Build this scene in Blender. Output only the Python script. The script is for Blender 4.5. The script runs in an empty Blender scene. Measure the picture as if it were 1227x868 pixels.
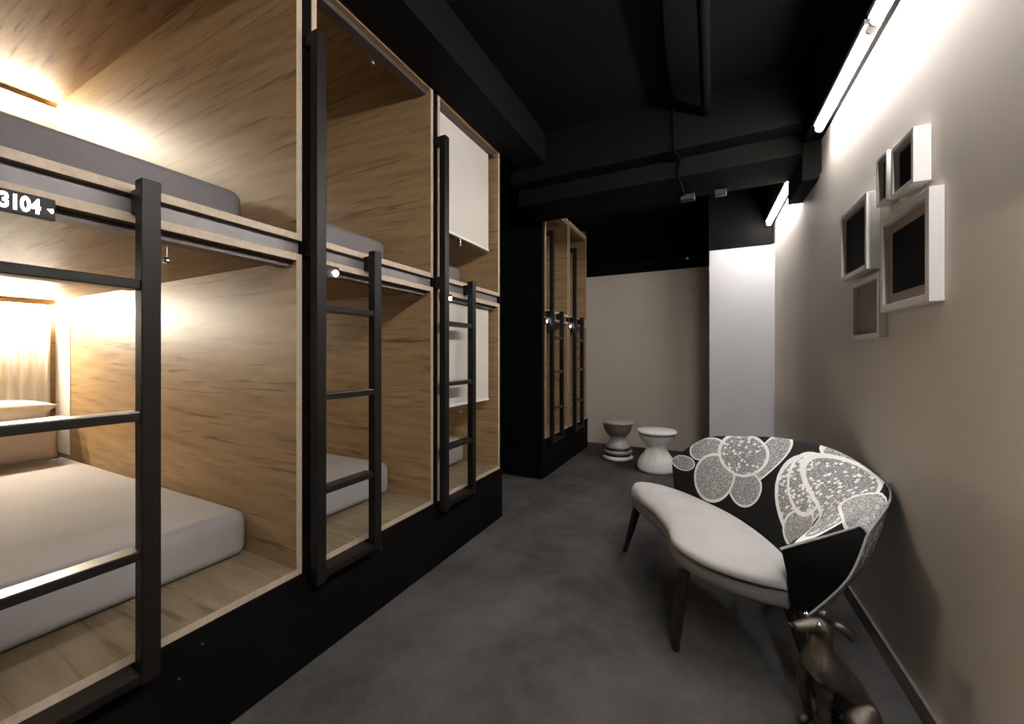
import bpy, bmesh, math, random
from mathutils import Vector, Matrix
random.seed(7)
C = bpy.context.scene.collection
scene = bpy.context.scene

# ------------------------------------------------------------------ camera
cam_d = bpy.data.cameras.new('camera'); cam = bpy.data.objects.new('camera', cam_d); C.objects.link(cam)
cam.location = (0, 0, 1.2)
cam.rotation_euler = (math.pi/2, 0, math.radians(26.76))
cam_d.sensor_width = 36; cam_d.lens = 36*475/1227; cam_d.shift_y = -7/1227; cam_d.clip_start = 0.02
scene.camera = cam
# ------------------------------------------------------------------ world, exposure
w = bpy.data.worlds.new('world'); scene.world = w; w.use_nodes = True
w.node_tree.nodes['Background'].inputs[0].default_value = (0.9, 0.95, 1, 1)
w.node_tree.nodes['Background'].inputs[1].default_value = 0.0
vs = scene.view_settings
vs.view_transform = 'Standard'; vs.look = 'None'; vs.gamma = 1; vs.use_curve_mapping = False
vs.exposure = 0.2
TUBE = 104.0      # fluorescent battens on the right wall
STRIP = {'low1': 480.0, 'up1': 185.0, 'low': 125.0, 'up': 80.0, 'far': 60.0}
COOL = (1.0, 0.965, 0.93); WARM = (1.0, 0.885, 0.70)

# ------------------------------------------------------------------ materials
class NT:
    def __init__(s, name):
        s.m = bpy.data.materials.new(name); s.m.use_nodes = True; s.t = s.m.node_tree
        s.b = s.t.nodes['Principled BSDF']
    def n(s, typ, **kw):
        x = s.t.nodes.new(typ)
        for k, v in kw.items(): setattr(x, k, v)
        return x
    def l(s, a, b): s.t.links.new(a, b)
    def math(s, op, a, b=None, c=None):
        x = s.n('ShaderNodeMath', operation=op)
        for i, v in enumerate((a, b, c)):
            if v is None: continue
            if isinstance(v, (int, float)): x.inputs[i].default_value = v
            else: s.l(v, x.inputs[i])
        return x.outputs[0]
    def ramp(s, fac, stops):
        r = s.n('ShaderNodeValToRGB'); e = r.color_ramp.elements
        while len(e) < len(stops): e.new(0.5)
        for el, (p, c) in zip(e, stops): el.position = p; el.color = (*c, 1)
        s.l(fac, r.inputs[0]); return r.outputs[0]
    def noise(s, vec, scale, detail=4, rough=0.55, dist=0.0):
        x = s.n('ShaderNodeTexNoise'); x.inputs['Scale'].default_value = scale
        x.inputs['Detail'].default_value = detail; x.inputs['Roughness'].default_value = rough
        x.inputs['Distortion'].default_value = dist
        s.l(vec, x.inputs['Vector']); return x.outputs['Fac']
    def bump(s, h, strength, dist=0.01):
        x = s.n('ShaderNodeBump'); x.inputs['Strength'].default_value = strength; x.inputs['Distance'].default_value = dist
        s.l(h, x.inputs['Height']); s.l(x.outputs[0], s.b.inputs['Normal'])
    def set(s, rough=0.5, metal=0.0, spec=0.5, col=None):
        s.b.inputs['Roughness'].default_value = rough; s.b.inputs['Metallic'].default_value = metal
        s.b.inputs['Specular IOR Level'].default_value = spec
        if col: s.b.inputs['Base Color'].default_value = (*col, 1)

def mat_paint(name, col, rough=0.6, var=0.08, metal=0.0, spec=0.4, scale=6, bump=0.0):
    q = NT(name); q.set(rough, metal, spec)
    co = q.n('ShaderNodeTexCoord').outputs['Object']
    f = q.noise(co, scale, 5)
    a = tuple(c*(1-var) for c in col); b = tuple(min(1, c*(1+var)) for c in col)
    q.l(q.ramp(f, [(0.3, a), (0.7, b)]), q.b.inputs['Base Color'])
    if bump: q.bump(q.noise(co, scale*30, 3), bump, 0.002)
    return q.m

def mat_wood(name, stretch, cols, scale=1.0):
    q = NT(name); q.set(0.5, 0, 0.35)
    co = q.n('ShaderNodeTexCoord').outputs['Object']
    rnd = q.n('ShaderNodeObjectInfo').outputs['Random']
    off = q.n('ShaderNodeCombineXYZ')
    for i in range(3): q.l(q.math('MULTIPLY', rnd, 7.3+3*i), off.inputs[i])
    ad = q.n('ShaderNodeVectorMath', operation='ADD'); q.l(co, ad.inputs[0]); q.l(off.outputs[0], ad.inputs[1])
    mp = q.n('ShaderNodeMapping'); mp.inputs['Scale'].default_value = [v*scale for v in stretch]
    q.l(ad.outputs[0], mp.inputs[0]); v = mp.outputs[0]
    big = q.noise(v, 1.0, 6, 0.6, 1.2)
    fine = q.noise(v, 5.0, 4, 0.6, 0.3)
    wv = q.n('ShaderNodeTexWave', wave_type='BANDS', bands_direction='DIAGONAL'); wv.inputs['Scale'].default_value = 0.9
    wv.inputs['Distortion'].default_value = 7; wv.inputs['Detail'].default_value = 3; wv.inputs['Detail Scale'].default_value = 0.8
    q.l(v, wv.inputs['Vector'])
    f = q.math('ADD', q.math('MULTIPLY', big, 0.55), q.math('ADD', q.math('MULTIPLY', wv.outputs['Fac'], 0.08), q.math('MULTIPLY', fine, 0.37)))
    base = q.ramp(f, [(0.26, cols[0]), (0.44, cols[1]), (0.62, cols[2])])
    mp2 = q.n('ShaderNodeMapping'); mp2.inputs['Scale'].default_value = [x*(1.6 if x < 5 else 4.2) for x in stretch]
    q.l(ad.outputs[0], mp2.inputs[0])
    streak = q.ramp(q.noise(mp2.outputs[0], 1.0, 5, 0.6, 0.8), [(0.57, (1, 1, 1)), (0.67, (0.52, 0.46, 0.40))])
    mx = q.n('ShaderNodeMix', data_type='RGBA', blend_type='MULTIPLY'); mx.inputs[0].default_value = 1
    q.l(base, mx.inputs[6]); q.l(streak, mx.inputs[7]); q.l(mx.outputs[2], q.b.inputs['Base Color'])
    q.bump(fine, 0.08, 0.002)
    return q.m

WC = [(0.155, 0.096, 0.043), (0.280, 0.183, 0.090), (0.355, 0.246, 0.128)]
WF = [(0.13, 0.098, 0.062), (0.22, 0.172, 0.110), (0.29, 0.230, 0.150)]
M = {}
M['ply_x'] = mat_wood('plywood_grain_lengthways', (1.1, 9, 9), WC)
M['ply_floor'] = mat_wood('plywood_floor_grain', (1.1, 9, 9), WF)
M['ply_back'] = mat_wood('plywood_grain_across', (9, 1.1, 9), WC)
M['ply_edge'] = mat_paint('plywood_edge', (0.46, 0.365, 0.275), 0.55, 0.12, scale=60)
M['steel'] = mat_paint('black_powder_coated_steel', (0.0075, 0.0062, 0.006), 0.45, 0.15, spec=0.22, scale=30)
M['rung'] = mat_paint('satin_black_steel', (0.0075, 0.0062, 0.006), 0.28, 0.1, spec=0.6, scale=30)
M['black'] = mat_paint('matt_black_paint', (0.0025, 0.0023, 0.0022), 0.85, 0.25, spec=0.08, scale=3)
M['ceil'] = mat_paint('black_ceiling_paint', (0.0036, 0.0034, 0.003), 0.8, 0.3, spec=0.12, scale=2)
M['fascia'] = mat_paint('grey_metal_fascia', (0.135, 0.125, 0.128), 0.4, 0.06, spec=0.5, scale=20)
M['wall'] = mat_paint('greige_wall_paint', (0.65, 0.592, 0.535), 0.62, 0.035, spec=0.3, scale=1.5, bump=0.05)
M['wall_w'] = mat_paint('lilac_white_wall_paint', (0.62, 0.615, 0.64), 0.6, 0.02, spec=0.3, scale=2)
M['wall_b'] = mat_paint('beige_wall_paint', (0.66, 0.585, 0.50), 0.65, 0.03, spec=0.25, scale=2)
M['base'] = mat_paint('grey_baseboard', (0.14, 0.135, 0.13), 0.5, 0.05)
M['white'] = mat_paint('white_lacquer', (0.78, 0.76, 0.74), 0.35, 0.02)
M['mat'] = mat_paint('frame_mount_card', (0.34, 0.28, 0.24), 0.8, 0.06)
M['print'] = mat_paint('dark_glazed_print', (0.006, 0.006, 0.0065), 0.6, 0.3, spec=0.06, scale=8)
M['sheet'] = mat_paint('pale_grey_bed_sheet', (0.31, 0.298, 0.298), 0.85, 0.04, spec=0.15, scale=5, bump=0.15)
M['topper'] = mat_paint('grey_mattress_cover', (0.17, 0.16, 0.165), 0.85, 0.04, spec=0.15, scale=8, bump=0.15)
M['pillow'] = mat_paint('white_pillow_cotton', (0.80, 0.77, 0.73), 0.85, 0.03, spec=0.15, bump=0.15)
M['pillow2'] = mat_paint('beige_pillow_cotton', (0.56, 0.50, 0.45), 0.85, 0.03, spec=0.15, bump=0.15)
M['blind'] = mat_paint('cream_blind_fabric', (0.60, 0.56, 0.51), 0.8, 0.03, spec=0.2, scale=3)
M['jbox'] = mat_paint('dark_grey_metal', (0.045, 0.044, 0.043), 0.5, 0.1)
M['cassette'] = mat_paint('brown_anodised_rail', (0.07, 0.055, 0.048), 0.4, 0.1)
M['curtain'] = mat_paint('pale_curtain', (0.78, 0.76, 0.70), 0.85, 0.04, spec=0.15)
M['chrome'] = mat_paint('brushed_steel', (0.75, 0.74, 0.72), 0.25, 0.05, metal=1.0)
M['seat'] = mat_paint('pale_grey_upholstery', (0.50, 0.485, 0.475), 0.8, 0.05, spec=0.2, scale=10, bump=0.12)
M['seat_shaded'] = mat_paint('pale_grey_upholstery_shaded', (0.17, 0.165, 0.16), 0.8, 0.05, spec=0.2, scale=10, bump=0.12)  # same fabric as the seat, shade below the cushion put into the colour
M['leg'] = mat_paint('black_lacquered_wood', (0.012, 0.010, 0.009), 0.35, 0.2)
M['fab_black'] = mat_paint('black_upholstery', (0.004, 0.004, 0.004), 0.8, 0.2, spec=0.1, scale=12)
M['piping'] = mat_paint('grey_piping', (0.30, 0.29, 0.28), 0.6, 0.05)
M['bronze'] = mat_paint('dark_cast_metal', (0.16, 0.14, 0.12), 0.30, 0.35, metal=0.9, scale=35, bump=0.5)

def mat_carpet():
    q = NT('charcoal_carpet'); q.set(0.95, 0, 0.1)
    co = q.n('ShaderNodeTexCoord').outputs['Object']
    a = q.noise(co, 2.2, 6, 0.65); b = q.noise(co, 260, 2, 0.6)
    f = q.math('ADD', q.math('MULTIPLY', a, 0.6), q.math('MULTIPLY', b, 0.4))
    q.l(q.ramp(f, [(0.36, (0.028, 0.0275, 0.0275)), (0.66, (0.110, 0.107, 0.105))]), q.b.inputs['Base Color'])
    q.bump(b, 0.6, 0.004); return q.m
M['carpet'] = mat_carpet()

def mat_emit(name, col, strength):
    q = NT(name); q.b.inputs['Base Color'].default_value = (0.8, 0.8, 0.8, 1)
    q.b.inputs['Emission Color'].default_value = (*col, 1); q.b.inputs['Emission Strength'].default_value = strength
    return q.m
M['tube'] = mat_emit('lit_fluorescent_tube', COOL, TUBE)
for k, v in STRIP.items(): M['led_'+k] = mat_emit('lit_led_strip_'+{'low1': 'nearest_lower', 'up1': 'nearest_upper', 'low': 'lower', 'up': 'upper', 'far': 'far'}[k], WARM, v)
M['digit'] = mat_emit('lit_sign_digit', (0.92, 0.96, 1.0), 9)
M['lens'] = mat_emit('lit_sign_lens', (0.95, 0.97, 1.0), 60)

# lace print on the settee: petals as ellipses in the fabric's own UV (metres along, metres up)
PETALS = [
    (0.9089, 0.5316, 5.339, 2.196, -2.598, -15.347, 0),
    (0.0896, 0.2126, 10.808, -2.282, 2.229, -22.399, 0),
    (0.2252, 0.3357, 7.579, 4.882, 7.874, -13.690, 0),
    (0.5637, 0.4065, 2.158, 5.957, 14.850, -1.680, 0),
    (0.5242, 0.1964, 8.198, 4.997, 4.088, -9.611, 0),
    (0.3186, 0.1948, 7.784, 0.303, 0.609, -7.239, 0),
    (0.4335, 0.3665, 6.994, 1.910, 1.190, -7.805, 1),
    (0.8440, 0.3073, 5.709, 3.282, 0.875, -4.394, 1),
    (0.9498, 0.1570, 8.765, 2.959, 1.858, -11.200, 0),
    (0.8188, 0.3668, 8.124, 5.093, 1.043, -5.536, 1),
    (1.0348, 0.3965, 3.291, 4.527, 0.666, -5.248, 1),
    (1.2414, 0.4851, -8.160, 9.270, 4.030, 2.775, 0),
]
def mat_lace():
    q = NT('lace_printed_upholstery'); q.set(0.7, 0, 0.25)
    uv = q.n('ShaderNodeUVMap', uv_map='fabric').outputs[0]
    sep = q.n('ShaderNodeSeparateXYZ'); q.l(uv, sep.inputs[0]); U, V = sep.outputs[0], sep.outputs[1]
    def vor(scale, feature='F1'):
        x = q.n('ShaderNodeTexVoronoi', feature=feature); x.inputs['Scale'].default_value = scale
        q.l(uv, x.inputs['Vector']); return x.outputs['Distance']
    dots = q.math('LESS_THAN', vor(42), 0.36)
    net = q.math('LESS_THAN', vor(95, 'DISTANCE_TO_EDGE'), 0.10)
    fine = q.math('LESS_THAN', vor(150), 0.38)
    fillA = q.math('ADD', 0.15, q.math('ADD', q.math('MULTIPLY', dots, 0.55), q.math('MULTIPLY', net, 0.34)))
    fillB = q.math('ADD', 0.17, q.math('ADD', q.math('MULTIPLY', fine, 0.30), q.math('MULTIPLY', net, 0.30)))
    res = None
    for (cu, cv, a, b, c, d, kind) in PETALS:
        du = q.math('SUBTRACT', U, cu); dv = q.math('SUBTRACT', V, cv)
        x = q.math('MULTIPLY_ADD', dv, b, q.math('MULTIPLY', du, a))
        y = q.math('MULTIPLY_ADD', dv, d, q.math('MULTIPLY', du, c))
        r = q.math('SQRT', q.math('ADD', q.math('MULTIPLY', x, x), q.math('MULTIPLY', y, y)))
        inside = q.math('LESS_THAN', r, 1.0); rim = q.math('GREATER_THAN', r, 0.88)
        val = q.math('MULTIPLY', q.math('MAXIMUM', fillA if kind else fillB, q.math('MULTIPLY', rim, 0.90)), 1.0)
        if res is None: res = q.math('MULTIPLY', val, inside)
        else:
            mx = q.n('ShaderNodeMix', data_type='FLOAT'); q.l(inside, mx.inputs[0]); q.l(res, mx.inputs[2]); q.l(val, mx.inputs[3]); res = mx.outputs[0]
    outer = q.math('GREATER_THAN', V, 10.0)           # outside of the shell: all-over lace
    fo = q.math('ADD', 0.05, q.math('ADD', q.math('MULTIPLY', dots, 0.35), q.math('MULTIPLY', net, 0.20)))
    res = q.math('ADD', q.math('MULTIPLY', outer, fo), res if res is not None else 0.0)
    res = q.math('ADD', res, 0.008)
    cc = q.n('ShaderNodeCombineXYZ')
    q.l(res, cc.inputs[0]); q.l(q.math('MULTIPLY', res, 0.98), cc.inputs[1]); q.l(q.math('MULTIPLY', res, 0.96), cc.inputs[2])
    q.l(cc.outputs[0], q.b.inputs['Base Color']); return q.m

# ------------------------------------------------------------------ helpers
class MB:
    """collects shapes in world coordinates; build() links them as ONE mesh object"""
    def __init__(s): s.v = []; s.f = []; s.mi = []; s.sm = []
    def add(s, vs, fs, mi=0, smooth=False):
        o = len(s.v); s.v += [Vector(p) for p in vs]
        for f in fs: s.f.append([i+o for i in f]); s.mi.append(mi); s.sm.append(smooth)
        return s
    def box(s, x0, x1, y0, y1, z0, z1, mi=0, front=None, bev=0.0):
        """front: material index for the +X face"""
        vs = [(x, y, z) for x in (x0, x1) for y in (y0, y1) for z in (z0, z1)]
        fs = [(0, 1, 3, 2), (4, 6, 7, 5), (0, 4, 5, 1), (2, 3, 7, 6), (0, 2, 6, 4), (1, 5, 7, 3)]
        o = len(s.v); s.add(vs, fs, mi)
        if front is not None: s.mi[-5] = front
        return s
    def tube(s, pts, r, n=10, mi=0, cap=True):
        pts = [Vector(p) for p in pts]; rs = r if isinstance(r, (list, tuple)) else [r]*len(pts)
        rings = []; prev = None
        for i, p in enumerate(pts):
            t = (pts[min(i+1, len(pts)-1)] - pts[max(i-1, 0)]).normalized()
            if prev is None:
                a = Vector((0, 0, 1)) if abs(t.z) < 0.9 else Vector((1, 0, 0)); x = t.cross(a).normalized()
            else: x = (prev - t*prev.dot(t)).normalized()
            prev = x; y = t.cross(x)
            rings.append([p + (x*math.cos(2*math.pi*k/n) + y*math.sin(2*math.pi*k/n))*rs[i] for k in range(n)])
        vs = [v for rg in rings for v in rg]; fs = []
        for i in range(len(rings)-1):
            for k in range(n): fs.append((i*n+k, i*n+(k+1) % n, (i+1)*n+(k+1) % n, (i+1)*n+k))
        o = len(s.f); s.add(vs, fs, mi, True)
        if cap: s.add(rings[0], [tuple(range(n))[::-1]], mi); s.add(rings[-1], [tuple(range(n))], mi)
        return s
    def lathe(s, prof, cx, cy, n=40, mi=0, cap=True):
        vs = []; fs = []
        for (r, z) in prof:
            for k in range(n): a = 2*math.pi*k/n; vs.append((cx+r*math.cos(a), cy+r*math.sin(a), z))
        for i in range(len(prof)-1):
            for k in range(n): fs.append((i*n+k, i*n+(k+1) % n, (i+1)*n+(k+1) % n, (i+1)*n+k))
        s.add(vs, fs, mi, True)
        if cap:
            s.add(vs[:n], [tuple(range(n))[::-1]], mi); s.add(vs[-n:], [tuple(range(n))], mi)
        return s
    def build(s, name, mats, parent=None, bevel=0.0, weld=False):
        if not isinstance(mats, (list, tuple)): mats = [mats]
        base = parent_world(parent)
        me = bpy.data.meshes.new(name); o = bpy.data.objects.new(name, me); C.objects.link(o)
        if parent is None:
            lo = Vector([min(p[i] for p in s.v) for i in range(3)]); hi = Vector([max(p[i] for p in s.v) for i in range(3)])
            base = Vector(((lo.x+hi.x)/2, (lo.y+hi.y)/2, lo.z)); o.location = base
        me.from_pydata([tuple(p - base) for p in s.v], [], s.f)
        for m in mats: me.materials.append(m)
        for p, mi, sm in zip(me.polygons, s.mi, s.sm): p.material_index = mi; p.use_smooth = sm
        if weld:
            bm = bmesh.new(); bm.from_mesh(me); bmesh.ops.remove_doubles(bm, verts=bm.verts, dist=1e-5)
            bmesh.ops.recalc_face_normals(bm, faces=bm.faces); bm.to_mesh(me); bm.free()
        if bevel:
            b = o.modifiers.new('bevel', 'BEVEL'); b.width = bevel; b.segments = 2; b.limit_method = 'ANGLE'
        if parent is not None: o.parent = parent
        me.update(); return o

def parent_world(p):
    v = Vector((0, 0, 0))
    while p is not None: v += p.location; p = p.parent
    return v
def tag(o, label, cat, group=None):
    o['label'] = label; o['category'] = cat
    if group: o['group'] = group
    return o
def thing(name, label, cat, loc, group=None):
    o = bpy.data.objects.new(name, None); C.objects.link(o); o.location = loc; o.empty_display_size = 0.1
    return tag(o, label, cat, group)
def struct(o): o['kind'] = 'structure'; return o
def catmull(P, n, closed=False):
    P = [Vector(p) for p in P]; out = []; N = len(P)
    segs = N if closed else N-1
    for i in range(segs):
        g = (lambda k: P[k % N]) if closed else (lambda k: P[max(0, min(N-1, k))])
        a, b, c, d = g(i-1), g(i), g(i+1), g(i+2)
        for j in range(n):
            t = j/n
            out.append(0.5*((2*b) + (c-a)*t + (2*a-5*b+4*c-d)*t*t + (3*b-a-3*c+d)*t**3))
    if not closed: out.append(P[-1].copy())
    return out

# ------------------------------------------------------------------ room shell
RW = math.radians(1.56)
def wx(Y): return 0.621 - math.tan(RW)*(Y-1.98)          # right wall face at depth Y
Y0, Y1, XL, XR = -2.0, 5.42, -4.0, 0.95
ZC = 2.95
o = struct(MB().box(XL-0.1, XR, Y0-0.1, Y1+0.1, -0.1, 0).build('floor', M['carpet']))
o = struct(MB().box(XL-0.1, XR, Y0-0.1, Y1+0.1, ZC, ZC+0.1).build('ceiling', M['ceil']))
struct(MB().box(XL-0.1, XL, Y0-0.1, Y1+0.1, 0, ZC).build('wall_left', M['black']))
struct(MB().box(XL, XR, Y0-0.1, Y0, 0, ZC).build('wall_near', M['black']))
def slant(z0, z1, off0, off1, ya, yb):
    m = MB()
    vs = [(wx(ya)-off0, ya, z0), (wx(ya)-off1, ya, z0), (wx(yb)-off0, yb, z0), (wx(yb)-off1, yb, z0)]
    vs += [(x, y, z1) for x, y, z in vs]
    return m.add(vs, [(0, 2, 3, 1), (4, 5, 7, 6), (0, 1, 5, 4), (2, 6, 7, 3), (0, 4, 6, 2), (1, 3, 7, 5)])
m = slant(0, 2.32, 0, -0.22, Y0, Y1); m2 = slant(2.32, ZC, -0.012, -0.22, Y0, Y1)
m.add(m2.v, m2.f); struct(m.build('wall_right', M['wall']))
struct(slant(0, 0.07, 0.012, 0, Y0, 4.62).build('baseboard_right', M['base']))
struct(MB().box(XL, 0.7, Y1, Y1+0.1, 0, ZC).build('wall_far', M['wall_b']))
struct(MB().box(-1.56, 0.6, Y1-0.03, Y1, 2.30, ZC).build('trim_1', M['black']))
# white return wall at the end of the right-hand wall
struct(MB().add([(-0.023, 4.62, 0), (wx(4.62), 4.62, 0), (wx(5.38), 5.38, 0), (-0.023, 5.38, 0),
                 (-0.023, 4.62, 2.3), (wx(4.62), 4.62, 2.3), (wx(5.38), 5.38, 2.3), (-0.023, 5.38, 2.3)],
                [(0, 3, 2, 1), (4, 5, 6, 7), (0, 1, 5, 4), (1, 2, 6, 5), (2, 3, 7, 6), (3, 0, 4, 7)]).build('wall_return', M['wall_w']))
struct(MB().box(-0.03, wx(5.38)-0.002, 4.612, 5.38, 2.30, ZC).build('trim_2', M['black']))
# black soffit over the wall lamps
struct(slant(2.535, ZC, 0.085, -0.012, Y0, 4.612).build('trim_3', M['black']))
# beam across the corridor, bulkhead along the bunks
struct(MB().box(-1.47, wx(3.0)-0.09, 3.04, 3.48, 2.47, ZC).box(-1.47, wx(3.0)-0.09, 2.90, 3.04, 2.60, ZC).build('trim_4', M['ceil']))
struct(MB().box(-1.405, -1.17, Y0, 2.90, 2.71, ZC).build('trim_5', M['ceil']))
struct(slant(2.30, 2.535, 0.085, -0.012, 3.04, 3.48).build('trim_6', M['ceil']))

# ------------------------------------------------------------------ bunk rows
XB = -3.89
def pod(tag_name, label, group, XF, ya, yb, z0, z1, led, fascia, edge_top=True):
    """one sleeping pod: open-fronted plywood box"""
    t = thing('sleeping_pod', label, 'sleeping pod', ((XF+XB)/2, (ya+yb)/2, z0), group)
    th = 0.022
    pm = [M['ply_x'], M['ply_edge']]
    MB().box(XB, XF, ya, ya+th, z0, z1, 0, 1).build('side_panel', pm, t)
    MB().box(XB, XF, yb-th, yb, z0, z1, 0, 1).build('side_panel', pm, t)
    MB().box(XB, XF, ya+th, yb-th, z0, z0+0.025, 0, 1).build('floor_panel', [M['ply_floor'], M['ply_edge']], t)
    MB().box(XB, XF, ya+th, yb-th, z1-0.026, z1, 0, 1).build('ceiling_panel', pm, t)
    MB().box(XB, XB+0.02, ya+th, yb-th, z0+0.025, z1-0.026).build('back_panel', M['ply_back'], t)
    MB().box(XB+0.02, XB+0.060, ya+th+0.01, yb-th-0.01, z1-0.090, z1-0.064).build('light_strip', M['led_'+led], t)
    MB().box(XB+0.02, XB+0.060, ya+th+0.01, yb-th-0.01, z1-0.064, z1-0.060).build('added_light_shield', M['white'], t)  # added lip over the strip, holds its light off the ceiling
    if not fascia:
        MB().box(XF-0.09, XF-0.002, ya+th, yb-th, min(2.706, z1-0.06), z1-0.026).build('valance', M['ply_back'], t)
    if fascia:
        MB().box(XB, XF-0.022, ya, yb, z1, z1+0.053).build('fascia', M['fascia'], t)
    return t

def ladder(label, XF, yt, ysn, group, wd=0.042):
    t = thing('bunk_ladder', label, 'ladder', (XF+0.06, (yt+ysn)/2, 0.32), group)
    xa, xb = XF+0.036, XF+0.076
    MB().box(xa, xb, yt, yt+wd, 0.32, 2.45).build('tall_stile', M['steel'], t, 0.003)
    MB().box(XF+0.0005, xa, yt+0.002, yt+wd-0.002, 2.405, 2.45).build('wall_arm', M['steel'], t, 0.003)
    MB().box(xa, xb, ysn, ysn+wd, 0.33, 1.672).build('short_stile', M['steel'], t, 0.003)
    for z in (1.392, 1.044, 0.676):
        MB().box(xa-0.018, xb-0.004, yt+wd, ysn, z-0.016, z+0.010).build('rung', M['rung'], t, 0.003)
    MB().box(XF+0.004, xb-0.002, yt+wd, ysn, 0.335, 0.362).build('bottom_tread', M['steel'], t, 0.003)
    MB().box(XF+0.0005, xa, ysn+0.004, ysn+wd-0.004, 1.588, 1.652).build('wall_arm', M['steel'], t, 0.003)
    MB().box(XF+0.0005, xa, yt+0.003, yt+wd-0.003, 1.588, 1.652).build('wall_arm', M['steel'], t)
    return t

def mattress(label, cat_mat, x0, x1, ya, yb, z0, z1, group):
    o = MB().box(x0, x1, ya, yb, z0, z1).build('mattress', cat_mat)
    b = o.modifiers.new('bevel', 'BEVEL'); b.width = 0.045; b.segments = 5
    for p in o.data.polygons: p.use_smooth = True
    return tag(o, label, 'mattress', group)

def blind(label, XF, ya, yb, ztop, drop, yc, group):
    t = thing('roller_blind', label, 'blind', (XF-0.05, (ya+yb)/2, ztop-0.04), group)
    MB().box(XF-0.085, XF-0.03, ya, yb, ztop-0.022, ztop).build('cassette', M['cassette'], t)
    zb = ztop-0.022
    if drop:
        zb = ztop - drop
        MB().box(XF-0.058, XF-0.054, ya+0.012, yb-0.05, zb, ztop-0.02).build('blind_fabric', M['blind'], t)
        MB().box(XF-0.065, XF-0.047, ya+0.012, yb-0.05, zb-0.012, zb+0.004).build('bottom_bar', M['white'], t, 0.003)
    m = MB(); m.tube([(XF-0.056, yc, zb), (XF-0.056, yc, zb-0.045)], 0.0022, 6)
    p = m.build('pull_cord', M['chrome'], t)
    q = MB(); q.lathe([(0.002, zb-0.064), (0.008, zb-0.060), (0.0095, zb-0.054), (0.007, zb-0.047), (0.002, zb-0.043)], XF-0.056, yc, 12)
    q.tube([(XF-0.056, yc-0.004, zb-0.052), (XF-0.05, yc-0.018, zb-0.056)], [0.004, 0.002], 6)
    q.build('pull_knob', M['chrome'], p)
    return t

def sign(label, XF, yr, digits, group, wd=0.105):
    t = thing('room_sign', label, 'sign', (XF, yr-0.05, 1.522), group)
    MB().box(XF+0.0005, XF+0.016, yr-wd, yr, 1.522, 1.573).build('sign_box', M['steel'], t, 0.002)
    if digits:
        cu = bpy.data.curves.new('digits', 'FONT'); cu.body = digits; cu.size = 0.046; cu.extrude = 0.0008; cu.offset = 0.0013
        cu.space_character = 1.0
        d = bpy.data.objects.new('digits', cu); C.objects.link(d); d.parent = t
        d.rotation_euler = (math.pi/2, 0, math.pi/2); d.scale = (0.66, 1, 1)
        d.location = Vector((XF+0.0168, yr-0.085, 1.532)) - t.location
        cu.materials.append(M['digit'])
        me = bpy.data.meshes.new_from_object(d); n = bpy.data.objects.new('digits', me); C.objects.link(n)
        n.parent = t; n.location = d.location; n.rotation_euler = d.rotation_euler; n.scale = d.scale
        bpy.data.objects.remove(d); n.name = 'digits'
        # small lit arrow mark after the digits
        m = MB(); x = XF+0.0168
        m.add([(x, yr-0.014, 1.547), (x, yr-0.0045, 1.550), (x, yr-0.0035, 1.541), (x, yr-0.007, 1.538)], [(0, 3, 2, 1)])
        m.build('arrow_mark', M['digit'], t)
    else:
        MB().lathe([(0.002, 0), (0.012, 0.001), (0.0125, 0.006), (0.002, 0.009)], 0, 0, 14)
        m = MB(); m.tube([(XF+0.014, yr-0.02, 1.545), (XF+0.022, yr-0.02, 1.545)], [0.013, 0.011], 14)
        m.build('lit_lens', M['lens'], t)
    return t

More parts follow.
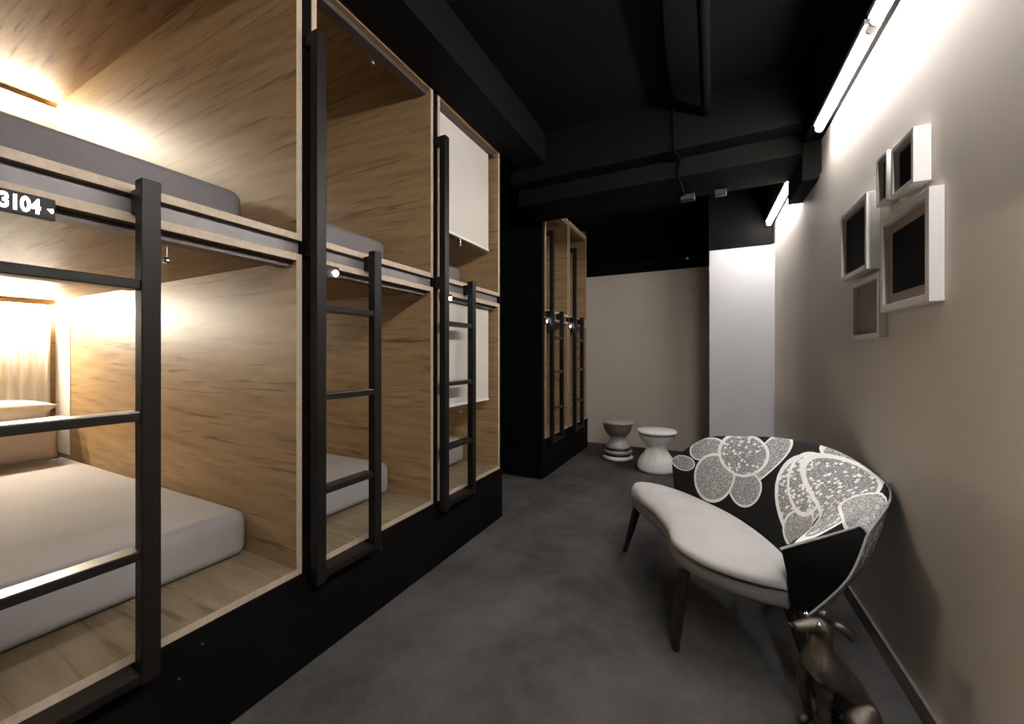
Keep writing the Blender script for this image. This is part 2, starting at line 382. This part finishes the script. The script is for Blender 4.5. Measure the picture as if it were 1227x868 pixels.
R = [0.195, 1.003, 1.812, 2.602]
XF = -1.416
place = ['nearest', 'second', 'third']
desc_low = ['lower plywood sleeping pod nearest the camera, with the mattress, pillows and curtain in view',
            'lower plywood sleeping pod in the middle of the near row, behind its own ladder',
            'lower plywood sleeping pod at the far end of the near row, blind half down']
desc_up = ['upper plywood sleeping pod nearest the camera, above the numbered lit sign',
           'upper plywood sleeping pod in the middle of the near row, blind rolled up',
           'upper plywood sleeping pod at far end of the near row, blind half down']
lad_l = ['black steel bunk ladder nearest the camera, only short stile and rungs showing',
         'black steel bunk ladder in front of the second pod from the camera',
         'black steel bunk ladder in front of the pods with the cream blinds']
sg = ['black sign with lit white digits 3104 above the nearest lower pod',
      'black sign with a lit white lens beside the second bunk ladder',
      'black sign with a lit white lens behind the third bunk ladder']
for i in range(3):
    ya, yb = R[i]+0.042, R[i+1]
    pod('low', desc_low[i], 'sleeping pods of the near row', XF, ya, yb, 0.36, 1.592, 'low1' if i == 0 else 'low', True)
    pod('up', desc_up[i], 'sleeping pods of the near row', XF, ya, yb, 1.645, 2.88, 'up1' if i == 0 else 'up', False)
    ladder(lad_l[i], XF, R[i]+0.009, R[i]+0.298, 'bunk ladders of the near row')
    ord_ = ['nearest the camera', 'in the second column from the camera', 'in the column with cream blinds'][i]
    mattress('pale grey mattress in the lower sleeping pod '+ord_, M['sheet'], -3.80, -1.705, ya+0.026, yb-0.03, 0.385, 0.572, 'mattresses of the near row')
    mattress('dark grey mattress in the upper sleeping pod '+ord_, M['topper'], -3.80, -1.735, ya+0.026, yb-0.03, 1.67, 1.885, 'mattresses of the near row')
    yc = [0.60, 1.416, 2.168][i]
    st = ['rolled up', 'rolled up', 'half lowered'][i]
    blind(f'cream roller blind {st} in the lower sleeping pod '+ord_ if i == 2 else f'rolled-up blind in the lower sleeping pod '+ord_, XF, ya+0.024, yb-0.024, 1.565, 0.675 if i == 2 else 0, yc, 'roller blinds of the near row')
    blind(f'cream roller blind {st} in the upper sleeping pod '+ord_ if i == 2 else f'rolled-up blind in the upper sleeping pod '+ord_, XF, ya+0.024, yb-0.024, 2.705, 0.722 if i == 2 else 0, yc, 'roller blinds of the near row')
    sign(sg[i], XF, R[i]+0.16, '3104' if i == 0 else None, 'room signs of the near row')
# plinth, posts, end panel
def bolts(parent, pts, XP):
    for (y, z) in pts:
        MB().tube([(XP-0.002, y, z), (XP+0.006, y, z)], [0.006, 0.004], 8).build('bolt', M['chrome'], parent)
p1 = struct(MB().box(XB-0.1, -1.404, Y0, 2.62, 0, 0.36).build('baseboard_left', M['black']))
bolts(p1, [(0.53, 0.30), (0.66, 0.315), (1.40, 0.285), (0.60, 0.25)], -1.404)
for i in range(1, 3):
    struct(MB().box(XB-0.1, XF-0.006, R[i], R[i]+0.042, 0.36, ZC).build('trim_%d' % (6+i), M['black']))
struct(MB().box(XB-0.1, XF, Y0, R[0]+0.04, 0.36, ZC).build('trim_9', M['black']))
struct(MB().box(XB-0.1, XF, 2.602, 2.62, 0.36, ZC).build('trim_10', M['black']))
struct(MB().box(XL, -1.475, 3.57, 3.625, 0, ZC).build('trim_11', M['black']))

# far row, past the dark passage
XG = -1.475
RF = [3.63, 4.36, 5.10]
dl = ['lower plywood sleeping pod just past the black partition', 'lower plywood sleeping pod farthest away beside the beige end wall']
du = ['upper plywood sleeping pod just past the black partition', 'upper plywood sleeping pod farthest away beside the beige end wall']
fl = ['thin black bunk ladder just past the black partition', 'thin black bunk ladder farthest away beside the beige end wall']
fs = ['small lit sign just past the black partition', 'small lit sign farthest away on the far row of pods']
for i in range(2):
    ya, yb = RF[i]+0.03, RF[i+1]
    pod('low', dl[i], 'sleeping pods of the far row', XG, ya, yb, 0.38, 1.592, 'far', True)
    pod('up', du[i], 'sleeping pods of the far row', XG, ya, yb, 1.645, 2.77, 'far', False)
    ladder(fl[i], XG, RF[i]+0.05, RF[i]+0.335, 'bunk ladders of the far row')
    sign(fs[i], XG, RF[i]+0.047, None, 'room signs of the far row', 0.04)
p2 = struct(MB().box(XB-0.1, -1.47, 3.625, 5.14, 0, 0.38).build('baseboard_far_left', M['black']))
struct(MB().box(XB-0.1, XG-0.006, RF[1], RF[1]+0.03, 0.38, 2.77).build('trim_12', M['black']))

# soft goods in the nearest lower pod
ya, yb = R[0]+0.042, R[1]
m = MB(); n = 120; zt, zbm = 1.50, 0.60; vs = []; fs_ = []
for k in range(n+1):
    y = ya+0.05 + (yb-ya-0.10)*k/n
    x = -3.845 + 0.014*math.sin(k*2*math.pi/9.5) + 0.005*math.sin(k*0.37)
    vs += [(x, y, zt), (x, y, zbm)]
for k in range(n): fs_.append((2*k, 2*k+1, 2*k+3, 2*k+2))
m.add(vs, fs_, 0, True); cu_o = m.build('pleated_curtain', M['curtain'])
sd = cu_o.modifiers.new('thickness', 'SOLIDIFY'); sd.thickness = 0.003
tag(cu_o, 'pale pleated curtain on the back wall of the nearest lower pod', 'curtain')
def pillow(label, mat, loc, size, rot):
    bm = bmesh.new(); bmesh.ops.create_grid(bm, x_segments=24, y_segments=18, size=0.5)
    bmesh.ops.recalc_face_normals(bm, faces=bm.faces)
    top = [v.co.copy() for v in bm.verts]
    geo = bmesh.ops.duplicate(bm, geom=bm.verts[:]+bm.edges[:]+bm.faces[:])
    low = [g for g in geo['geom'] if isinstance(g, bmesh.types.BMVert)]; ls = set(low)
    for v in bm.verts:
        x, y = v.co.x*2, v.co.y*2
        h = ((1-abs(x)**2.6)*(1-abs(y)**2.6))
        h = max(h, 0)**0.55
        pin = 1 - 0.07*(abs(x)**2)*(1-abs(y)**2) - 0.07*(abs(y)**2)*(1-abs(x)**2)
        wob = 0.04*math.sin(5*x+1.3)*math.cos(4*y)*h
        v.co = Vector((x*0.5*size[0]*pin, y*0.5*size[1]*pin, (h+wob)*0.5*size[2]*(-1 if v in ls else 1)))
    bmesh.ops.reverse_faces(bm, faces=[f for f in bm.faces if f.verts[0] in ls])
    bmesh.ops.remove_doubles(bm, verts=bm.verts, dist=1e-4)
    for f in bm.faces: f.smooth = True
    me = bpy.data.meshes.new('pillow'); bm.to_mesh(me); bm.free(); me.materials.append(mat)
    o = bpy.data.objects.new('pillow', me); C.objects.link(o); o.location = loc; o.rotation_euler = rot
    return tag(o, label, 'pillow', 'pillows in the nearest lower pod')
pillow('beige pillow standing on edge on the bed in the nearest lower pod', M['pillow2'], (-3.50, 0.60, 0.715), (0.27, 0.62, 0.13), (0, math.radians(-78), 0))
pillow('white pillow lying at the curtain behind the beige pillow', M['pillow'], (-3.68, 0.62, 0.86), (0.26, 0.60, 0.15), (0, math.radians(-20), 0))
MB().box(XB+0.03, -3.62, yb-0.0255, yb-0.0225, 0.575, 1.47).build('white_corner_panel', M['white'])  # thin white panel over the back end of the side wall
tag(bpy.data.objects['white_corner_panel'], 'narrow white panel in the corner of the nearest lower pod', 'panel')

# ------------------------------------------------------------------ lamps along the right wall
def batten(label, ya, yb):
    off = 0.055; xa, xb = wx(ya)-off, wx(yb)-off; z = 2.492
    t = thing('batten_light', label, 'lamp', ((xa+xb)/2, (ya+yb)/2, z), 'tube lights along the right wall')
    slant_m = slant(z+0.020, 2.535, 0.08, 0.022, ya, yb); slant_m.build('housing', M['white'], t)
    d = Vector((xb-xa, yb-ya, 0)).normalized()
    a = Vector((xa, ya, z)); b = Vector((xb, yb, z))
    MB().tube([a+d*0.012, b-d*0.012], 0.019, 14, cap=False).build('tube', M['tube'], t)
    for p, q in ((a, a+d*0.013), (b-d*0.013, b)):
        MB().tube([p, q], 0.021, 14).build('end_cap', M['white'], t)
    MB().tube([b, b+d*0.003], 0.008, 10).build('socket_hole', M['black'], t)
    return t
batten('lit tube light on the right wall nearest the dark beam', 2.03, 2.80)
batten('lit tube light on the right wall leaving the top of the frame', 0.85, 2.00)
batten('lit tube light beyond the dark beam at the white return wall', 3.52, 4.58)
batten('lit tube light on the right wall beside the camera', -0.32, 0.82)
batten('lit tube light on the right wall behind the camera', -1.49, -0.35)

# ------------------------------------------------------------------ picture frames on the right wall
def frame(label, ya, yb, za, zb, d, bw, mount, fill):
    yc = (ya+yb)/2; t = thing('picture_frame', label, 'picture frame', (wx(yc), yc, za), 'white box frames on the right wall')
    t.rotation_euler = (0, 0, RW)
    # local: -x into the room, y along the wall, z up. build in unrotated world offset from the empty
    def lb(x0, x1, y0, y1, z0, z1): return MB().box(t.location.x+x0, t.location.x+x1, y0, y1, z0, z1)
    fr = lb(-d, -0.0005, ya, ya+bw, za, zb)
    fr.box(t.location.x-d, t.location.x-0.0005, yb-bw, yb, za, zb)
    fr.box(t.location.x-d, t.location.x-0.0005, ya+bw, yb-bw, za, za+bw)
    fr.box(t.location.x-d, t.location.x-0.0005, ya+bw, yb-bw, zb-bw, zb)
    fr.build('frame', M['white'], t, 0.0015)
    mo = lb(-(d-0.018), -0.001, ya+bw, yb-bw, za+bw, zb-bw).build('mount', M['mat'], t)
    lb(-(d-0.015), -(d-0.0181), ya+bw+mount, yb-bw-mount, za+bw+mount, zb-bw-mount).build('picture', fill, mo)
    return t
frame('small white box frame at the top right of the group', 1.735, 1.90, 1.765, 1.945, 0.045, 0.016, 0.012, M['print'])
frame('smallest narrow white box frame at the top of the group', 1.95, 2.045, 1.785, 1.97, 0.040, 0.012, 0.010, M['print'])
frame('white box frame with dark picture at the left of the group', 2.13, 2.465, 1.562, 1.882, 0.045, 0.020, 0.016, M['print'])
frame('largest white box frame with brown mount around a dark picture', 1.66, 2.02, 1.368, 1.72, 0.036, 0.026, 0.038, M['print'])
frame('white box frame with plain brown picture, lowest of the group', 2.06, 2.37, 1.275, 1.535, 0.028, 0.020, 0.012, M['mat'])

# ------------------------------------------------------------------ settee
def settee():
    t = thing('settee', 'curved black settee with white lace print back and pale grey kidney seat', 'settee', (0.05, 2.05, 0))
    F = [(-.43, 2.44), (-.36, 2.31), (-.262, 2.16), (-.185, 1.98), (-.15, 1.85), (-.06, 1.745), (.05, 1.69), (.15, 1.675), (.235, 1.685)]
    B = [(-.415, 2.52), (-.32, 2.575), (-.20, 2.545), (-.09, 2.465), (.06, 2.31), (.155, 2.16), (.225, 2.0), (.262, 1.86), (.262, 1.75)]
    Fc = catmull([(*p, 0) for p in F], 6); Bc = catmull([(*p, 0) for p in B], 6)
    def loft(zb, zt, inset, crown, power, mat, name):
        vs = []; fs = []; n = 32; N = len(Fc)
        for i, (f, b) in enumerate(zip(Fc, Bc)):
            e = i/(N-1); endk = min(1, (1-(1-min(e, 1-e)/0.10)**2)**0.5 if min(e, 1-e) < 0.10 else 1)
            endk = 0.55+0.45*endk
            c = (f+b)/2; h = (f-b)/2; L = h.length; h = h*(1-inset/max(L, 0.05))
            for k in range(n):
                a = 2*math.pi*k/n; ca, sa = math.cos(a), math.sin(a)
                u = math.copysign(abs(ca)**power, ca)
                zz = math.copysign(abs(sa)**power, sa)
                zm = (zb+zt)/2; hz = (zt-zb)/2
                z = zm + hz*zz*(endk if zz > 0 else 1)
                if zz > 0: z += crown*(1-abs(u)**2)*endk
                vs.append((c.x+h.x*u, c.y+h.y*u, z))
        for i in range(N-1):
            for k in range(n): fs.append((i*n+k, i*n+(k+1) % n, (i+1)*n+(k+1) % n, (i+1)*n+k))
        m = MB(); m.add(vs, fs, 0, True)
        m.add(vs[:n], [tuple(range(n))], 0, False); m.add(vs[-n:], [tuple(range(n))], 0, False)
        return m.build(name, mat, t, weld=True)
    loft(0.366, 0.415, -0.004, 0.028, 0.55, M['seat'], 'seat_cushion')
    loft(0.298, 0.368, 0.012, 0.0, 0.40, M['seat_shaded'], 'seat_frame')
    # back shell: stations (inner base, inner mid, rim, outer base)
    S = [((-.200, 2.585, .36), (-.212, 2.60, .47), (-.222, 2.62, .562), (-.17, 2.64, .36)),
         ((-.100, 2.500, .34), (-.075, 2.525, .54), (-.035, 2.563, .715), (-.03, 2.57, .32)),
         ((.020, 2.390, .34), (.075, 2.455, .56), (.153, 2.547, .745), (.10, 2.47, .31)),
         ((.105, 2.285, .34), (.190, 2.365, .58), (.302, 2.485, .765), (.18, 2.37, .30)),
         ((.185, 2.160, .34), (.300, 2.250, .58), (.490, 2.380, .755), (.26, 2.22, .30)),
         ((.262, 1.980, .34), (.390, 2.055, .565), (.577, 2.165, .715), (.40, 2.03, .285)),
         ((.287, 1.850, .34), (.350, 1.880, .555), (.570, 1.985, .680), (.405, 1.86, .285)),
         ((.262, 1.700, .31), (.214, 1.645, .53), (.474, 1.862, .575), (.305, 1.722, .285))]
    cols = [catmull([s[j] for s in S], 8) for j in range(4)]
    N = len(cols[0]); prof = []; 
    for i in range(N):
        b, mm, r, ob = (cols[j][i] for j in range(4))
        out = Vector((ob.x-b.x, ob.y-b.y, 0))
        tdir = (cols[2][min(i+1, N-1)]-cols[2][max(i-1, 0)]).normalized()
        nrm = Vector((tdir.y, -tdir.x, 0)).normalized()*-1
        inner = catmull([b, mm, r], 7)
        lin = [b.lerp(mm, k/7) for k in range(7)]+[mm.lerp(r, k/7) for k in range(8)]
        wl = max(0.0, (i-(N-9))/8)
        inner = [p_.lerp(l_, wl) for p_, l_ in zip(inner, lin)]
        top = [r+nrm*0.010+Vector((0, 0, 0.006)), r+nrm*0.024+Vector((0, 0, 0.001)), r+nrm*0.032+Vector((0, 0, -0.012))]
        lastp = top[-1]; midp = lastp*0.5+ob*0.5+nrm*0.030
        outer = catmull([lastp, midp, ob], 6)[1:]
        prof.append((inner, top, outer))
    K = len(prof[0][0])+3+len(prof[0][2])
    vs = [p for a, b_, c in prof for p in (a+b_+c)]; fs = []; uvs = []
    arc = [0.0]
    mid = cols[1]
    for i in range(1, N): arc.append(arc[-1]+(cols[2][i]-cols[2][i-1]).length*0.5+(cols[1][i]-cols[1][i-1]).length*0.5)
    ni = len(prof[0][0])+3
    vv = []
    for i in range(N):
        pts = prof[i][0]+prof[i][1]+prof[i][2]; acc = 0.0; row = []
        for k in range(K):
            if k: acc += (pts[k]-pts[k-1]).length
            row.append(acc if k < ni else 20+acc)
        vv.append(row)
    me_faces = []
    for i in range(N-1):
        for k in range(K-1):
            fs.append((i*K+k, i*K+k+1, (i+1)*K+k+1, (i+1)*K+k))
            outs = 20 if k+1 >= ni else 0
            def g(i_, k_): 
                v = vv[i_][k_]
                if outs and v < 10: v += 20
                return (arc[i_], v)
            uvs.append([g(i, k), g(i, k+1), g(i+1, k+1), g(i+1, k)])
    m = MB(); m.add(vs, fs, 0, True)
    # underside
    m.add(vs, [(i*K, (i+1)*K, (i+1)*K+K-1, i*K+K-1) for i in range(N-1)], 1); 
    for i in range(N-1): uvs.append([(0, 0)]*4)
    m.add(vs[:K], [tuple(range(K))], 1); uvs.append([(0, 0)]*K)
    ia = prof[-1][0]+prof[-1][1][:1]; oa = [prof[-1][1][1]]+[prof[-1][1][2]]+prof[-1][2]
    def at(ch, t):
        x = t*(len(ch)-1); i = min(int(x), len(ch)-2); return ch[i].lerp(ch[i+1], x-i)
    cap = []
    for k in range(13):
        a_, b_ = at(ia, k/12), at(oa, 1-k/12)
        cap += [a_, a_.lerp(b_, 0.5), b_]
    cf = [(3*k+j, 3*k+j+1, 3*k+j+4, 3*k+j+3) for k in range(12) for j in range(2)]
    m.add(cap, cf, 1, True)
    for _ in cf: uvs.append([(0, 0)]*4)
    o = m.build('backrest', [mat_lace(), M['fab_black']], t)
    o['label'] = 'black backrest printed with overlapping white lace petals'
    uvl = o.data.uv_layers.new(name='fabric')
    li = 0
    for p, q in zip(o.data.polygons, uvs):
        for j, l in enumerate(p.loop_indices): uvl.data[l].uv = q[j]
    # piping round the near end and along the outer rim
    endp = prof[-1][0]+prof[-1][1]+prof[-1][2]
    MB().tube(endp[9:], 0.0045, 8).build('piping', M['piping'], t)
    MB().tube([endp[k]+Vector((-.003, -.003, .002)) for k in range(7, 11)], 0.005, 8).build('piping', M['piping'], t)
    MB().tube([p[1][2] for p in prof], 0.0045, 8).build('piping', M['piping'], t)
    for a, b in (((-.395, 2.46, .305), (-.478, 2.49, 0)), ((-.105, 1.80, .305), (-.131, 1.743, 0)),
                 ((.250, 1.80, .305), (.335, 1.715, 0)), ((.15, 2.17, .305), (.30, 2.38, 0))):
        a = Vector(a); b = Vector(b)
        MB().tube([a, a*0.5+b*0.5, b], [0.026, 0.020, 0.012], 14).build('leg', M['leg'], t)
    return t
settee()

# ------------------------------------------------------------------ drum stools
def stool(label, x, y, prof, bands, mats, group='hourglass stools at the end wall'):
    t = thing('hourglass_stool', label, 'stool', (x, y, 0), group)
    for name, pr_, mk in bands:
        MB().lathe(pr_, x, y, 40).build(name, mats[mk], t)
    return t
M['st_dark'] = mat_paint('grey_brown_ceramic', (0.17, 0.14, 0.125), 0.45, 0.35, scale=18)
M['st_white'] = mat_paint('white_glazed_ceramic', (0.88, 0.86, 0.83), 0.35, 0.06, scale=28)
M['st_grey'] = mat_paint('grey_glazed_ceramic', (0.38, 0.36, 0.34), 0.45, 0.15, scale=22)
M['st_black'] = mat_paint('black_glazed_ceramic', (0.03, 0.028, 0.027), 0.4, 0.2, scale=18)
stool('dark banded hourglass stool, left of the two by the end wall', -0.985, 4.70, None, [
    ('base_ring', [(0.145, 0.0), (0.172, 0.012), (0.175, 0.03), (0.165, 0.045), (0.15, 0.05)], 'w'),
    ('base_band', [(0.150, 0.05), (0.160, 0.062), (0.150, 0.075)], 'b'),
    ('base_ring', [(0.150, 0.075), (0.165, 0.085), (0.162, 0.105), (0.145, 0.115)], 'g'),
    ('base_band', [(0.145, 0.115), (0.150, 0.125), (0.135, 0.14)], 'b'),
    ('base_ring', [(0.135, 0.14), (0.140, 0.15), (0.12, 0.172)], 'g'),
    ('waist', [(0.12, 0.172), (0.098, 0.20), (0.088, 0.225), (0.09, 0.25), (0.105, 0.275)], 'g'),
    ('bowl', [(0.105, 0.275), (0.128, 0.30), (0.15, 0.34), (0.162, 0.385), (0.165, 0.41)], 'd'),
    ('rim', [(0.165, 0.41), (0.176, 0.415), (0.178, 0.435), (0.168, 0.445), (0.05, 0.448), (0.002, 0.448)], 'g')],
    {'w': M['st_white'], 'b': M['st_black'], 'g': M['st_grey'], 'd': M['st_dark']})
stool('white hourglass stool, right of the two by the end wall', -0.52, 4.40, None, [
    ('base', [(0.165, 0.0), (0.192, 0.012), (0.195, 0.04), (0.186, 0.075), (0.180, 0.10), (0.160, 0.14), (0.125, 0.185), (0.112, 0.21)], 'w'),
    ('waist', [(0.112, 0.21), (0.100, 0.235), (0.102, 0.26), (0.122, 0.285)], 'w'),
    ('bowl', [(0.122, 0.285), (0.148, 0.315), (0.170, 0.35), (0.180, 0.375)], 'w'),
    ('groove', [(0.180, 0.375), (0.174, 0.383), (0.174, 0.392)], 'b'),
    ('rim', [(0.174, 0.392), (0.196, 0.397), (0.203, 0.412), (0.195, 0.426), (0.06, 0.430), (0.002, 0.430)], 'w')],
    {'w': M['st_white'], 'b': M['st_grey']})

# ------------------------------------------------------------------ dog sculpture
def dog():
    t = thing('dog_sculpture', 'dark cast metal sculpture of a seated dog below the settee end', 'sculpture', (0.31, 1.55, 0))
    fx, fy = -0.893, -0.45
    sx, sy = -fy, fx                      # sideways, + towards the camera (down-left)
    def P(f, s, z): return Vector((f*fx + s*sx, f*fy + s*sy, z))
    def skin(name, nodes, edges, lev=2):
        me = bpy.data.meshes.new(name)
        me.from_pydata([P(*n[:3]) for n in nodes], edges, [])
        o = bpy.data.objects.new(name, me); C.objects.link(o); o.parent = t
        md = o.modifiers.new('skin', 'SKIN'); md.use_smooth_shade = True; md.branch_smoothing = 0.3
        for i, n in enumerate(nodes):
            v = me.skin_vertices[0].data[i]; r = n[3]
            v.radius = (r, r) if not isinstance(r, tuple) else r
            v.use_root = (i == 0)
        sb = o.modifiers.new('subsurf', 'SUBSURF'); sb.levels = lev; sb.render_levels = lev
        me.materials.append(M['bronze']); return o
    N = [(-0.105, 0, 0.085, 0.052), (-0.085, 0, 0.155, 0.055), (-0.045, 0, 0.205, 0.052), (0.0, 0, 0.24, 0.050),   # pelvis, back, ribs, chest
         (0.010, 0, 0.285, 0.034), (0.002, 0, 0.325, 0.031), (0.006, 0, 0.356, 0.035), (0.042, 0, 0.354, 0.024), (0.072, 0, 0.352, 0.017), (0.094, 0, 0.351, 0.014),
         # front legs
         (0.025, 0.038, 0.205, 0.027), (0.030, 0.042, 0.12, 0.018), (0.012, 0.042, 0.035, 0.014), (0.040, 0.042, 0.012, 0.015),
         (0.025, -0.038, 0.205, 0.027), (0.030, -0.042, 0.12, 0.018), (0.012, -0.042, 0.035, 0.014), (0.040, -0.042, 0.012, 0.015),
         # hind legs folded: knee forward, hock back
         (-0.095, 0.050, 0.105, 0.050), (-0.035, 0.068, 0.110, 0.030), (-0.075, 0.070, 0.045, 0.019), (-0.105, 0.070, 0.020, 0.015), (-0.035, 0.070, 0.012, 0.014),
         (-0.095, -0.050, 0.105, 0.050), (-0.035, -0.068, 0.110, 0.030), (-0.075, -0.070, 0.045, 0.019), (-0.105, -0.070, 0.020, 0.015), (-0.035, -0.070, 0.012, 0.014),
         # tail
         (-0.155, 0.0, 0.035, 0.016), (-0.195, 0.03, 0.016, 0.010), (-0.215, 0.07, 0.013, 0.006)]
    E = [(0, 1), (1, 2), (2, 3), (3, 4), (4, 5), (5, 6), (6, 7), (7, 8), (8, 9), (3, 10), (10, 11), (11, 12), (12, 13), (3, 14), (14, 15), (15, 16), (16, 17),
         (0, 18), (18, 19), (19, 20), (20, 21), (21, 22), (0, 23), (23, 24), (24, 25), (25, 26), (26, 27), (0, 28), (28, 29), (29, 30)]
    skin('body', N, E)
    for s in (1, -1):
        skin('ear', [(-0.012, 0.024*s, 0.374, 0.012), (-0.034, 0.034*s, 0.370, 0.014), (-0.052, 0.038*s, 0.352, 0.013), (-0.062, 0.038*s, 0.330, 0.007)], [(0, 1), (1, 2), (2, 3)])
        c = P(0.030, 0.026*s, 0.372)+t.location
        MB().lathe([(0.001, c.z-0.009), (0.0075, c.z-0.005), (0.009, c.z), (0.0075, c.z+0.005), (0.001, c.z+0.009)], c.x, c.y, 12).build('eye', M['chrome'], t)
    c = P(0.104, 0, 0.357)+t.location
    MB().lathe([(0.001, c.z-0.008), (0.008, c.z-0.004), (0.009, c.z+0.001), (0.001, c.z+0.008)], c.x, c.y, 12).build('nose', M['leg'], t)
    return t
dog()

# ------------------------------------------------------------------ services on the black ceiling
m = MB().tube([(-0.035, Y0, 2.80), (-0.035, 2.90, 2.80)], 0.028, 14)
t = m.build('ceiling_pipe', M['black']); tag(t, 'black pipe running lengthways under the ceiling', 'pipe')
for y in (0.6, 1.8, 2.7): MB().box(-0.045, -0.025, y, y+0.02, 2.81, ZC).build('hanger', M['black'], t)
pts = [(-0.20+0.0, 0.2, 2.93), (-0.205, 1.2, 2.925), (-0.215, 1.9, 2.93), (-0.25, 2.5, 2.93), (-0.235, 2.85, 2.90), (-0.23, 2.88, 2.62), (-0.21, 2.95, 2.585), (-0.20, 3.02, 2.58), (-0.215, 3.03, 2.48), (-0.2, 3.2, 2.462), (-0.2, 3.40, 2.462)]
o = MB().tube(catmull(pts, 5), 0.008, 8).build('ceiling_cable', M['black']); tag(o, 'loose black cable clipped along ceiling and down the beam', 'cable')
o = MB().box(-0.22, -0.12, 3.38, 3.46, 2.43, 2.47).build('junction_box', M['jbox'], None, 0.004); tag(o, 'small grey junction box under the beam at the end of the cable', 'junction box')
o = MB().box(0.02, 0.10, 3.39, 3.46, 2.43, 2.47).build('junction_box', M['jbox'], None, 0.004); tag(o, 'small grey junction box under the beam, right of the pipe', 'junction box')
t = thing('wall_rail', 'thin dark metal rail on the black band above the end wall', 'rail', (-0.6, Y1-0.05, 2.40))
MB().tube([(-0.95, Y1-0.05, 2.40), (-0.25, Y1-0.05, 2.41)], 0.009, 8).build('rod', M['steel'], t)
MB().tube([(-0.27, Y1-0.032, 2.41), (-0.27, Y1-0.068, 2.41)], 0.016, 10).build('end_bracket', M['chrome'], t)
